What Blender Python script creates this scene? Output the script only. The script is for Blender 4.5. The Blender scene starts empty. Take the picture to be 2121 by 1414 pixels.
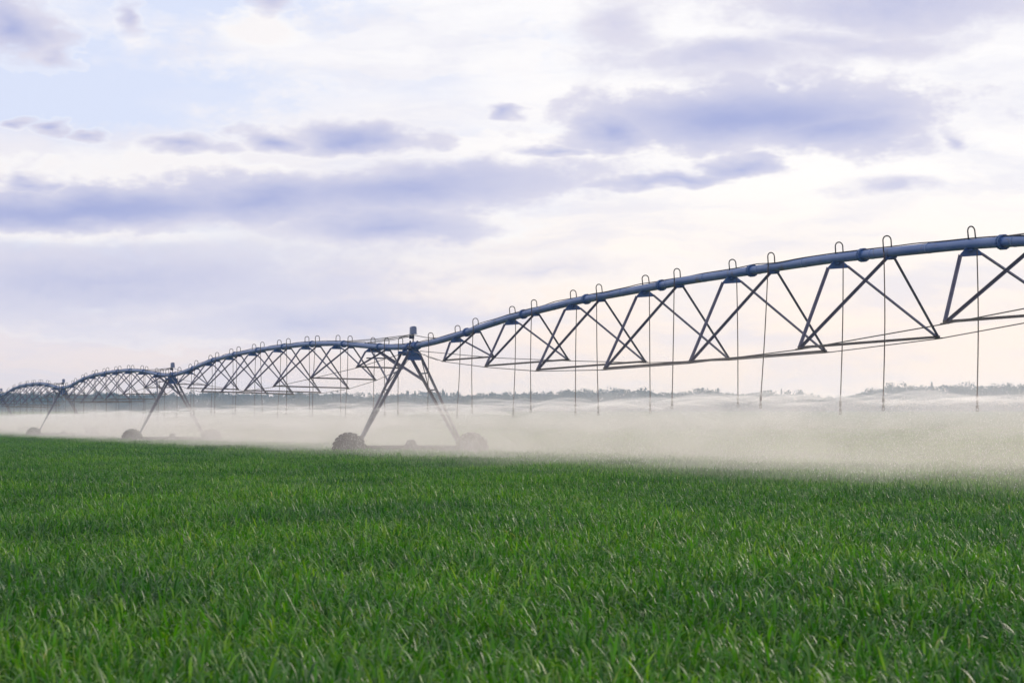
import bpy, math, random
import numpy as np
from mathutils import Vector, Matrix

random.seed(7)
rng = np.random.default_rng(7)
sc = bpy.context.scene
col = sc.collection
rad = math.radians

# ------------------------------------------------------------------ camera
EYE = 1.57                       # metres above the soil
F = 4600.0 / 2121.0              # focal length in picture widths
cam_d = bpy.data.cameras.new('camera')
cam = bpy.data.objects.new('camera', cam_d)
col.objects.link(cam)
cam.location = (0, 0, EYE)
cam.rotation_euler = (rad(90), 0, 0)
cam_d.sensor_width = 36.0
cam_d.sensor_fit = 'HORIZONTAL'
cam_d.lens = 36.0 * F
cam_d.shift_y = (875.0 - 707.0) / 2121.0
cam_d.clip_start = 0.1
cam_d.clip_end = 6000
cam_d.dof.use_dof = True
cam_d.dof.focus_distance = 55.0
cam_d.dof.aperture_fstop = 7.0
sc.camera = cam

# ------------------------------------------------------------------ render
sc.render.engine = 'CYCLES'
cy = sc.cycles
cy.use_denoising = True
cy.max_bounces = 8
cy.diffuse_bounces = 3
cy.glossy_bounces = 2
cy.transmission_bounces = 4
cy.volume_bounces = 3
cy.transparent_max_bounces = 96
cy.caustics_reflective = False
cy.caustics_refractive = False
vs = sc.view_settings
vs.view_transform = 'Standard'
vs.look = 'None'
vs.exposure = 0.0
vs.gamma = 1.0
vs.use_curve_mapping = False

# ------------------------------------------------------------------ sun
SUN_AZ, SUN_EL = 38.0, 14.0      # degrees right of the view, above the horizon
sun_d = bpy.data.lights.new('sun', 'SUN')
sun_d.energy = 2.8
sun_d.angle = rad(22)
sun_d.color = (1.0, 0.87, 0.74)
sun = bpy.data.objects.new('sun', sun_d)
col.objects.link(sun)
S = Vector((math.sin(rad(SUN_AZ)) * math.cos(rad(SUN_EL)),
            math.cos(rad(SUN_AZ)) * math.cos(rad(SUN_EL)), math.sin(rad(SUN_EL))))
sun.rotation_euler = S.to_track_quat('Z', 'Y').to_euler()
sun.location = (60, 60, 60)

# ------------------------------------------------------------------ sky
world = bpy.data.worlds.new('World')
sc.world = world
world.use_nodes = True


class NT:
    """short hand for wiring node trees"""
    def __init__(self, nt):
        self.nt = nt
        nt.nodes.clear()

    def n(self, t, **kw):
        nd = self.nt.nodes.new(t)
        for k, v in kw.items():
            setattr(nd, k, v)
        return nd

    def put(self, sock, v):
        if isinstance(v, bpy.types.NodeSocket):
            self.nt.links.new(v, sock)
        elif v is not None:
            sock.default_value = v

    def m(self, op, a, b=None, c=None, clamp=False):
        nd = self.n('ShaderNodeMath', operation=op, use_clamp=clamp)
        for i, v in enumerate((a, b, c)):
            if v is not None:
                self.put(nd.inputs[i], v)
        return nd.outputs[0]

    def ss(self, v, a, b, lo=0.0, hi=1.0):
        nd = self.n('ShaderNodeMapRange', interpolation_type='SMOOTHSTEP')
        self.put(nd.inputs[0], v)
        nd.inputs[1].default_value = a
        nd.inputs[2].default_value = b
        nd.inputs[3].default_value = lo
        nd.inputs[4].default_value = hi
        return nd.outputs[0]

    def mix(self, f, a, b, blend='MIX'):
        nd = self.n('ShaderNodeMix', data_type='RGBA', blend_type=blend)
        self.put(nd.inputs[0], f)
        for s, v in ((nd.inputs[6], a), (nd.inputs[7], b)):
            if isinstance(v, tuple):
                v = (*v, 1.0)
            self.put(s, v)
        return nd.outputs[2]

    def xyz(self, x, y, z=0.0):
        nd = self.n('ShaderNodeCombineXYZ')
        for i, v in enumerate((x, y, z)):
            self.put(nd.inputs[i], v)
        return nd.outputs[0]

    def noise(self, vec, scale, detail=5, rough=0.55, dist=0.0):
        nd = self.n('ShaderNodeTexNoise')
        self.put(nd.inputs['Vector'], vec)
        nd.inputs['Scale'].default_value = scale
        nd.inputs['Detail'].default_value = detail
        nd.inputs['Roughness'].default_value = rough
        nd.inputs['Distortion'].default_value = dist
        return nd

    def ramp(self, f, stops):
        nd = self.n('ShaderNodeValToRGB')
        self.put(nd.inputs[0], f)
        e = nd.color_ramp.elements
        while len(e) < len(stops):
            e.new(0.5)
        for i, (p, c) in enumerate(stops):
            e[i].position = p
            e[i].color = (*c, 1.0)
        return nd.outputs[0]


def build_sky():
    t = NT(world.node_tree)
    tc = t.n('ShaderNodeTexCoord')
    sp = t.n('ShaderNodeSeparateXYZ')
    t.put(sp.inputs[0], tc.outputs['Generated'])
    x, y, z = sp.outputs
    hyp = t.m('SQRT', t.m('ADD', t.m('MULTIPLY', x, x), t.m('MULTIPLY', y, y)))
    K = 4.6
    az = t.m('MULTIPLY', t.m('ARCTAN2', x, y), K)       # azimuth, radians * 4.6
    el = t.m('MULTIPLY', t.m('ARCTAN2', z, hyp), K)     # elevation, radians * 4.6
    vdot = t.n('ShaderNodeVectorMath', operation='DOT_PRODUCT')
    t.put(vdot.inputs[0], tc.outputs['Generated'])
    vdot.inputs[1].default_value = S
    sunny = t.ss(vdot.outputs['Value'], 0.60, 0.985)    # side of the veiled sun: brighter, warmer
    ele = t.ss(el, 0.0, 0.95)
    lowc = t.ramp(ele, [(0.0, (0.99, 0.83, 0.77)), (0.12, (0.94, 0.83, 0.82)), (0.30, (0.74, 0.735, 0.83)),
                        (0.50, (0.88, 0.84, 0.89)), (1.0, (0.97, 0.96, 0.99))])
    warm = t.ramp(ele, [(0.0, (1.14, 0.93, 0.77)), (0.25, (1.09, 0.98, 0.89)), (0.55, (1.06, 1.02, 0.99)), (1.0, (1.0, 0.985, 1.0))])
    veil0 = t.mix(t.ss(sunny, 0.05, 0.62), lowc, warm)
    sky = t.n('ShaderNodeTexSky', sky_type='NISHITA')
    sky.sun_disc = False
    sky.sun_elevation = rad(SUN_EL)
    sky.sun_rotation = rad(SUN_AZ)
    sky.dust_density = 1.5
    clear = t.mix(0.92, sky.outputs[0], (7.5, 8.1, 10.1))

    # ---------------- the sky in view, bank by bank
    n1 = t.noise(t.xyz(az, t.m('MULTIPLY', el, 2.4), 3.1), 3.2, 4, 0.6)
    sw = t.n('ShaderNodeSeparateColor')
    t.put(sw.inputs[0], n1.outputs['Color'])
    U = t.m('MULTIPLY_ADD', t.m('SUBTRACT', sw.outputs[0], 0.5), 0.34, az)
    V = t.m('MULTIPLY_ADD', t.m('SUBTRACT', sw.outputs[1], 0.5), 0.11, el)
    fine = t.noise(t.xyz(az, t.m('MULTIPLY', el, 2.0), 7.7), 8.0, 7, 0.60).outputs[0]
    puff = t.noise(t.xyz(az, t.m('MULTIPLY', el, 1.4), 1.3), 21.0, 5, 0.62).outputs[0]
    fin = t.m('SUBTRACT', fine, 0.5)
    edge = t.m('MULTIPLY_ADD', t.m('SUBTRACT', puff, 0.5), 0.45, fin)

    def cloud(px, py, rx, rt, rb, slope=0.0, k=1.0, e=1.5):
        """one bank: 1 in its heart, falling to 0 past its ragged rim"""
        cu, cv = (px - 1060.5) / 1000.0, (875.0 - py) / 1000.0
        rx, rt, rb = rx * 1.03, rt * 1.04, rb * 1.06
        du = t.m('SUBTRACT', U, cu)
        dv = t.m('SUBTRACT', V, cv)
        if slope:
            dv = t.m('MULTIPLY_ADD', du, -slope, dv)
        a = t.m('DIVIDE', du, rx / 1000.0)
        b = t.m('MAXIMUM', t.m('DIVIDE', dv, rt / 1000.0), t.m('DIVIDE', dv, -rb / 1000.0))
        d = t.m('SQRT', t.m('MULTIPLY_ADD', a, a, t.m('MULTIPLY', b, b)))
        d = t.m('MULTIPLY_ADD', edge, e, d)
        m = t.m('MAXIMUM', t.m('SUBTRACT', 1.45, d), 0.0)          # long slope from rim to heart
        return t.m('MULTIPLY', m, k) if k != 1.0 else m

    def mx(lst):
        o = lst[0]
        for q in lst[1:]:
            o = t.m('MAXIMUM', o, q)
        return o

    big = t.noise(t.xyz(t.m('MULTIPLY', az, 0.55), t.m('MULTIPLY', el, 1.6), 5.5), 1.7, 5, 0.55).outputs[0]
    streak = t.noise(t.xyz(U, t.m('MULTIPLY', V, 5.0), 9.2), 2.6, 5, 0.6).outputs[0]
    sheet = t.m('MAXIMUM', t.ss(big, 0.34, 0.60), t.m('MAXIMUM', t.ss(el, 0.46, 0.08), t.ss(sunny, 0.30, 0.72)))
    gap = mx([cloud(240, 195, 360, 110, 90), cloud(480, 25, 330, 60, 50, 0, 0.7)])
    sheet = t.m('SUBTRACT', sheet, t.ss(gap, 0.05, 0.9, 0, 0.88), clamp=True)
    white = mx([cloud(820, 130, 500, 80, 60), cloud(1250, 330, 900, 70, 70), cloud(1040, 20, 330, 60, 90)])
    sheet = t.m('MAXIMUM', sheet, t.ss(white, 0.15, 0.9))
    veil = t.mix(t.m('MULTIPLY', t.ss(streak, 0.40, 0.72), 0.42), veil0, (0.71, 0.71, 0.86))
    base = t.mix(sheet, clear, t.mix(1.0, veil, (10.0, 10.0, 10.0), 'MULTIPLY'))
    # sunlit heaps
    lit = mx([cloud(330, 385, 250, 75, 50), cloud(130, 360, 60, 28, 40), cloud(15, 375, 70, 60, 50),
              cloud(530, 375, 130, 26, 40), cloud(990, 455, 140, 36, 40), cloud(560, 80, 120, 36, 36, 0, 0.9),
              cloud(150, 497, 360, 16, 26, 0, 0.8), cloud(265, 597, 46, 10, 12, 0, 0.8), cloud(180, 640, 50, 9, 12, 0, 0.7)])
    base = t.mix(t.ss(lit, 0.20, 0.95, 0.0, 0.90), base, t.mix(t.ss(lit, 0.5, 1.0), (10.2, 10.0, 9.9), (9.8, 9.4, 9.4)))
    # grey-lavender banks lying against the light
    dark = mx([
        cloud(1560, 258, 360, 84, 56, 0, 1.1), cloud(1250, 278, 105, 52, 40), cloud(1740, 285, 190, 50, 48, 0, 0.95), cloud(1120, 312, 80, 10, 12, 0, 0.7),
        cloud(170, 445, 520, 54, 40, 0.05, 1.1), cloud(560, 425, 300, 50, 44, 0.06, 0.95), cloud(820, 400, 420, 46, 50, 0.09, 0.9), cloud(800, 470, 190, 50, 40, 0, 0.85),
        cloud(110, 390, 75, 20, 22, 0, 0.75), cloud(590, 300, 70, 34, 26, 0, 0.9), cloud(770, 300, 118, 46, 30), cloud(412, 314, 82, 20, 18, 0, 0.75),
        cloud(62, 276, 34, 12, 10, 0, 0.7), cloud(135, 283, 40, 20, 14, 0, 0.8), cloud(220, 292, 42, 9, 9, 0, 0.7),
        cloud(40, 70, 95, 56, 60, 0, 0.95), cloud(110, 130, 40, 30, 24, 0, 0.55), cloud(280, 50, 38, 28, 28, 0, 0.6), cloud(592, 22, 48, 40, 30, 0, 0.7),
        cloud(1400, 374, 260, 16, 12, 0.07, 0.75), cloud(1560, 352, 100, 24, 20, 0, 0.85),
        cloud(1042, 236, 40, 16, 15, 0, 0.75), cloud(1795, 402, 95, 24, 22, 0, 0.5), cloud(1990, 312, 34, 28, 24, 0, 0.55),
        cloud(1480, 125, 290, 50, 44, 0, 0.55), cloud(1290, 70, 120, 50, 60, 0, 0.45), cloud(1870, 35, 440, 90, 60, 0, 0.62), cloud(1740, 105, 320, 40, 36, 0, 0.48),
        cloud(230, 590, 620, 80, 80, 0, 0.62), cloud(640, 665, 420, 55, 50, 0, 0.5), cloud(1150, 560, 260, 26, 26, 0, 0.3),
    ])
    tone = t.m('MULTIPLY_ADD', t.m('SUBTRACT', puff, 0.5), 0.7, t.m('MULTIPLY_ADD', fin, 1.3, dark))
    dcol = t.mix(t.ss(tone, 0.15, 1.65), (7.7, 7.45, 8.5), (3.85, 4.3, 7.2))
    rim = t.m('MULTIPLY', t.ss(dark, 0.0, 0.12), t.ss(dark, 0.42, 0.10))
    base = t.mix(t.m('MULTIPLY', rim, 0.22), base, (10.3, 10.0, 9.9))
    base = t.mix(t.ss(dark, 0.06, 0.62, 0.0, 0.97), base, dcol)
    seen = t.n('ShaderNodeBackground')
    t.put(seen.inputs[0], base)
    seen.inputs[1].default_value = 0.1

    # ---------------- the same kind of sky carried on all round
    c1 = t.noise(t.xyz(az, t.m('MULTIPLY', el, 2.2), 2.0), 0.9, 5, 0.58).outputs[0]
    rest = t.mix(t.m('MAXIMUM', t.ss(c1, 0.58, 0.44), t.ss(el, 0.4, 0.1)), clear, t.mix(1.0, veil0, (9.6, 9.6, 9.6), 'MULTIPLY'))
    rest = t.mix(t.ss(c1, 0.52, 0.66, 0.0, 0.85), rest, (5.2, 5.5, 8.1))
    rest = t.mix(t.ss(z, -0.004, -0.03), rest, (1.2, 1.7, 0.9))     # below the horizon: far land
    other = t.n('ShaderNodeBackground')
    t.put(other.inputs[0], rest)
    other.inputs[1].default_value = 0.1
    f = t.m('MAXIMUM', t.m('MAXIMUM', t.ss(t.m('ABSOLUTE', az), 1.25, 1.6), t.ss(el, 1.0, 1.3)), t.ss(el, 0.0, -0.06))
    ms = t.n('ShaderNodeMixShader')
    t.put(ms.inputs[0], f)
    t.nt.links.new(seen.outputs[0], ms.inputs[1])
    t.nt.links.new(other.outputs[0], ms.inputs[2])
    out = t.n('ShaderNodeOutputWorld')
    t.nt.links.new(ms.outputs[0], out.inputs[0])


build_sky()
world.cycles.sampling_method = 'MANUAL'
world.cycles.sample_map_resolution = 256


# ------------------------------------------------------------------ helpers
def tag(o, label=None, cat=None, group=None, kind=None):
    for k, v in (('label', label), ('category', cat), ('group', group), ('kind', kind)):
        if v:
            o[k] = v
    return o


class MB:
    """collects vertices and faces of ONE part"""
    def __init__(self):
        self.v, self.f = [], []

    def add(self, vs_, fs_):
        b = len(self.v)
        self.v += [tuple(p) for p in vs_]
        self.f += [tuple(i + b for i in f) for f in fs_]
        return self

    def tube(self, pts, r, n=8, cap=True):
        pts = [Vector(p) for p in pts]
        rr = r if isinstance(r, (list, tuple)) else [r] * len(pts)
        rings = []
        up = None
        for i, p in enumerate(pts):
            d = (pts[min(i + 1, len(pts) - 1)] - pts[max(i - 1, 0)]).normalized()
            if up is None:
                up = Vector((0, 0, 1)) if abs(d.z) < 0.9 else Vector((1, 0, 0))
            a = d.cross(up).normalized()
            up = a.cross(d).normalized()
            rings.append([p + (a * math.cos(2 * math.pi * k / n) + up * math.sin(2 * math.pi * k / n)) * rr[i] for k in range(n)])
        vs_ = [q for rg in rings for q in rg]
        fs_ = []
        for i in range(len(pts) - 1):
            for k in range(n):
                fs_.append((i * n + k, i * n + (k + 1) % n, (i + 1) * n + (k + 1) % n, (i + 1) * n + k))
        if cap:
            fs_.append(tuple(range(n))[::-1])
            fs_.append(tuple((len(pts) - 1) * n + k for k in range(n)))
        return self.add(vs_, fs_)

    def prof(self, p, q, shape, up=(0, 0, 1)):
        """extrude a closed 2-D outline from p to q"""
        p, q = Vector(p), Vector(q)
        d = (q - p).normalized()
        u = Vector(up)
        if abs(d.dot(u)) > 0.98:
            u = Vector((1, 0, 0))
        a = d.cross(u).normalized()
        b = a.cross(d).normalized()
        n = len(shape)
        vs_ = [c + a * s[0] + b * s[1] for c in (p, q) for s in shape]
        fs_ = [(k, (k + 1) % n, n + (k + 1) % n, n + k) for k in range(n)]
        fs_ += [tuple(range(n))[::-1], tuple(range(n, 2 * n))]
        return self.add(vs_, fs_)

    def bar(self, p, q, w, h, up=(0, 0, 1)):
        w, h = w / 2, h / 2
        return self.prof(p, q, [(-w, -h), (w, -h), (w, h), (-w, h)], up)

    def angle(self, p, q, w, t=0.006, up=(0, 0, 1), flip=1):
        s = [(0, 0), (w * flip, 0), (w * flip, t), (t * flip, t), (t * flip, w), (0, w)]
        s = [(a - w * flip * 0.3, b - w * 0.3) for a, b in s]
        return self.prof(p, q, s, up)

    def box(self, c, sx, sy, sz):
        x, y, z = c
        vs_ = [(x + a * sx / 2, y + b * sy / 2, z + e * sz / 2) for a in (-1, 1) for b in (-1, 1) for e in (-1, 1)]
        return self.add(vs_, [(0, 1, 3, 2), (4, 6, 7, 5), (0, 4, 5, 1), (2, 3, 7, 6), (0, 2, 6, 4), (1, 5, 7, 3)])

    def lathe(self, prof, axis, c, n=24):
        """revolve (radius, along) pairs round an axis letter through c"""
        vs_, fs_ = [], []
        for r, h in prof:
            for k in range(n):
                a = 2 * math.pi * k / n
                u, w = r * math.cos(a), r * math.sin(a)
                vs_.append({'x': (c[0] + h, c[1] + u, c[2] + w), 'z': (c[0] + u, c[1] + w, c[2] + h)}[axis])
        for i in range(len(prof) - 1):
            for k in range(n):
                fs_.append((i * n + k, i * n + (k + 1) % n, (i + 1) * n + (k + 1) % n, (i + 1) * n + k))
        return self.add(vs_, fs_)

    def mesh(self, name, m, smooth=False):
        me = bpy.data.meshes.new(name)
        me.from_pydata(self.v, [], self.f)
        me.materials.append(m)
        if smooth:
            me.shade_smooth()
        me.update()
        return me

    def build(self, name, m, parent=None, smooth=False, loc=None):
        o = bpy.data.objects.new(name, self.mesh(name, m, smooth))
        col.objects.link(o)
        o.parent = parent
        if loc is not None:
            o.location = loc
        return o


def mat(name):
    m = bpy.data.materials.new(name)
    m.use_nodes = True
    return m, NT(m.node_tree)


def surf(name, c1, c2, rough=0.5, metal=0.0, scale=6.0, rust=None, rust_amt=0.3, spec=0.5, bump=0.0):
    """paint or bare metal with blotches, and rust or mud stains with shapes of their own"""
    m, t = mat(name)
    tc = t.n('ShaderNodeTexCoord')
    a = t.noise(tc.outputs['Object'], scale, 6, 0.6).outputs[0]
    c = t.mix(t.ss(a, 0.35, 0.65), c1, c2)
    b = None
    if rust:
        b = t.noise(tc.outputs['Object'], scale * 2.7, 7, 0.68, 0.6).outputs[0]
        c = t.mix(t.m('MULTIPLY', t.ss(b, 0.56, 0.70), rust_amt), c, rust)
    p = t.n('ShaderNodeBsdfPrincipled')
    t.put(p.inputs['Base Color'], c)
    t.put(p.inputs['Roughness'], t.m('MULTIPLY_ADD', a, 0.3, rough - 0.15))
    p.inputs['Metallic'].default_value = metal
    p.inputs['Specular IOR Level'].default_value = spec
    if bump:
        bn = t.n('ShaderNodeBump')
        bn.inputs['Strength'].default_value = bump
        bn.inputs['Distance'].default_value = 0.02
        t.put(bn.inputs['Height'], a)
        t.put(p.inputs['Normal'], bn.outputs[0])
    o = t.n('ShaderNodeOutputMaterial')
    t.nt.links.new(p.outputs[0], o.inputs[0])
    return m


M_PIPE = surf('blue pipe paint', (0.055, 0.125, 0.34), (0.125, 0.195, 0.40), 0.42, 0.0, 1.1, (0.11, 0.085, 0.065), 0.85)
M_GUSSET = surf('blue plate paint', (0.03, 0.085, 0.25), (0.05, 0.12, 0.31), 0.5, 0.0, 3.0, (0.10, 0.08, 0.06), 0.3)
M_STEEL = surf('galvanised angle iron', (0.11, 0.11, 0.17), (0.17, 0.16, 0.21), 0.45, 0.2, 2.0, (0.13, 0.085, 0.06), 0.45)
M_ROD = surf('dull steel rod', (0.12, 0.105, 0.10), (0.18, 0.155, 0.145), 0.5, 0.2, 3.0, (0.11, 0.06, 0.035), 0.5)
M_HOSE = surf('brown rubber hose', (0.055, 0.035, 0.03), (0.085, 0.055, 0.045), 0.55, 0.0, 4.0)
M_HOOP = surf('weathered hoop tube', (0.07, 0.06, 0.055), (0.11, 0.095, 0.085), 0.5, 0.2, 4.0)
M_CABLE = surf('black cable', (0.018, 0.02, 0.03), (0.03, 0.03, 0.04), 0.6, 0.0, 3.0)
M_PLASTIC = surf('grey plastic sprinkler', (0.10, 0.085, 0.085), (0.15, 0.13, 0.13), 0.5, 0.0, 9.0)
M_BOX = surf('grey blue control box', (0.15, 0.18, 0.30), (0.19, 0.22, 0.35), 0.45, 0.0, 3.0)
M_DARK = surf('dark joint rubber', (0.02, 0.03, 0.06), (0.04, 0.05, 0.09), 0.6, 0.0, 6.0)
M_TYRE = surf('muddy tyre rubber', (0.022, 0.02, 0.02), (0.05, 0.042, 0.036), 0.8, 0.0, 5.0, (0.09, 0.07, 0.045), 0.6, 0.3)
M_BEAM = surf('galvanised base beam', (0.055, 0.048, 0.045), (0.09, 0.08, 0.075), 0.55, 0.2, 2.0, (0.12, 0.08, 0.05), 0.5)

# ------------------------------------------------------------------ the land
D1, SCALE = 79.3, 58.0
TH = math.atan2(1060.5 + 470.0, 4600.0)            # machine runs away to the left of the view
DX = Vector((-math.sin(TH), math.cos(TH), 0.0))     # away along the pipe
SPAN = 0.6025 * D1 / math.cos(TH)
P1 = Vector(((857 - 1060.5) / 4600.0 * D1, D1, 0.0))
TOWERS = [P1 + DX * (SPAN * k) for k in range(4)]   # joint positions, nearest first
HJ = 1.57 + 158.0 / SCALE                          # joint height
YAW = math.atan2(-DX.y, -DX.x)


def land(y):
    """gentle rise of the far field"""
    y = np.asarray(y, float)
    k = np.clip((y - 170.0) / 830.0, 0, 1)
    return 6.0 * (k * k * (3 - 2 * k)) * 0.55 + 6.0 * k * 0.45


def ground_material(name, far):
    m, t = mat(name)
    tc = t.n('ShaderNodeTexCoord')
    a = t.noise(tc.outputs['Object'], 0.02, 6, 0.6).outputs[0]
    b = t.noise(tc.outputs['Object'], 1.3 if far else 4.0, 8, 0.7).outputs[0]
    if far:
        c = t.mix(t.ss(b, 0.3, 0.7), (0.03, 0.085, 0.016), (0.06, 0.13, 0.026))
        c = t.mix(t.m('MULTIPLY', t.ss(a, 0.35, 0.7), 0.5), c, (0.11, 0.12, 0.05))
    else:
        c = t.mix(t.ss(b, 0.3, 0.7), (0.022, 0.016, 0.010), (0.05, 0.038, 0.024))
    p = t.n('ShaderNodeBsdfPrincipled')
    t.put(p.inputs['Base Color'], c)
    p.inputs['Roughness'].default_value = 1.0
    p.inputs['Specular IOR Level'].default_value = 0.0
    bn = t.n('ShaderNodeBump')
    bn.inputs['Strength'].default_value = 0.8
    bn.inputs['Distance'].default_value = 0.2
    t.put(bn.inputs['Height'], b)
    t.put(p.inputs['Normal'], bn.outputs[0])
    o = t.n('ShaderNodeOutputMaterial')
    t.nt.links.new(p.outputs[0], o.inputs[0])
    return m


def sheet(name, ys, xw, zoff, m, kind):
    xs = np.linspace(-1, 1, 25)
    v, f = [], []
    for y in ys:
        for x in xs:
            v.append((x * xw, y, float(land(y)) + zoff(x * xw, y)))
    n = len(xs)
    for j in range(len(ys) - 1):
        for i in range(n - 1):
            f.append((j * n + i, j * n + i + 1, (j + 1) * n + i + 1, (j + 1) * n + i))
    mb = MB()
    mb.v, mb.f = v, f
    o = mb.build(name, m, None, True)
    o['kind'] = kind
    return o


tag(sheet('ground', list(np.linspace(-60, 170, 12)) + list(np.linspace(200, 1000, 40)) + [1150, 1300], 640.0,
          lambda x, y: 0.0, ground_material('soil', False), 'structure'), 'dark soil under the green cereal field', 'ground')
tag(sheet('far_crop', list(np.linspace(150, 1000, 90)) + [1040], 420.0,
          lambda x, y: 0.0 if y < 151 else 0.50 + 0.05 * math.sin(x * 0.05 + y * 0.031), ground_material('far crop', True), 'stuff'),
    'hazy green far field of cereal rising towards the wood', 'crop')

# ------------------------------------------------------------------ irrigation spans
ARX = [0, .047, .10, .156, .227, .338, .5, .662, .773, .844, .90, .953, 1.0]
ARZ = [0, .05, .20, .43, .70, .92, 1., .92, .70, .43, .20, .05, 0]
_gx = np.linspace(0, 1, 401)
_gz = np.interp(_gx, ARX, ARZ)
_k = np.hanning(31)
_gz = np.convolve(np.pad(_gz, 15, mode='edge'), _k / _k.sum(), mode='valid')


def arch(x):
    return 0.70 * float(np.interp(x / SPAN, _gx, _gz))


R = 0.102
STN = [6.45] + [12.35 + 5.55 * k for k in range(7)]
HALF = [0.86, 1.33, 1.62, 1.73, 1.73, 1.62, 1.33, 0.86]
SPZ = [3.63, 3.31, 3.06, 2.95, 2.95, 3.06, 3.31, 3.63]
AB = 1.17
DROPS = [(2.4, -1)] + [(s + q * AB, 1 if q < 0 else -1) for s in STN for q in (-1, 1)] + [(SPAN - 1.6, -1)]


def hoop_mesh(side):
    """gooseneck: rises from the pipe crown, loops over, ends beside the pipe"""
    y0, y1 = -0.04 * side, 0.135 * side
    c, w = (y0 + y1) / 2, abs(y1 - y0) / 2
    s = 1 if y1 > y0 else -1
    pts = [(0, y0, R - 0.01), (0, y0, R + 0.15)]
    pts += [(0, c - s * w * math.cos(a), R + 0.15 + w * math.sin(a)) for a in np.linspace(0.35, math.pi - 0.35, 7)]
    pts += [(0, y1, R + 0.15), (0, y1, 0.02)]
    return MB().tube(pts, 0.0145, 8).mesh('gooseneck', M_HOOP, True)


def sprinkler_mesh():
    mb = MB()
    mb.lathe([(0.0, 0.42), (0.018, 0.42), (0.018, 0.34), (0.030, 0.33), (0.034, 0.20), (0.030, 0.19), (0.018, 0.18),
              (0.018, 0.14), (0.036, 0.13), (0.036, 0.10), (0.014, 0.09), (0.014, 0.06), (0.0, 0.06)], 'z', (0, 0, 0), 10)
    for s in (-1, 1):
        mb.bar((0, 0.03 * s, 0.11), (0, 0.03 * s, 0.005), 0.012, 0.012, (1, 0, 0))
    mb.lathe([(0.0, 0.012), (0.042, 0.016), (0.042, 0.002), (0.0, -0.004)], 'z', (0, 0, 0), 12)
    mb.v = [(a * 0.8, b * 0.8, c_ * 0.9) for a, b, c_ in mb.v]
    return mb.mesh('sprinkler', M_PLASTIC, False)


HOOP = {s: hoop_mesh(s) for s in (-1, 1)}
SPRINK = sprinkler_mesh()
NOZZLES = []                                      # world positions of the sprinkler heads


def copy_to(src, parent):
    c = src.copy()
    col.objects.link(c)
    c.parent = parent
    return c


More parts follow.
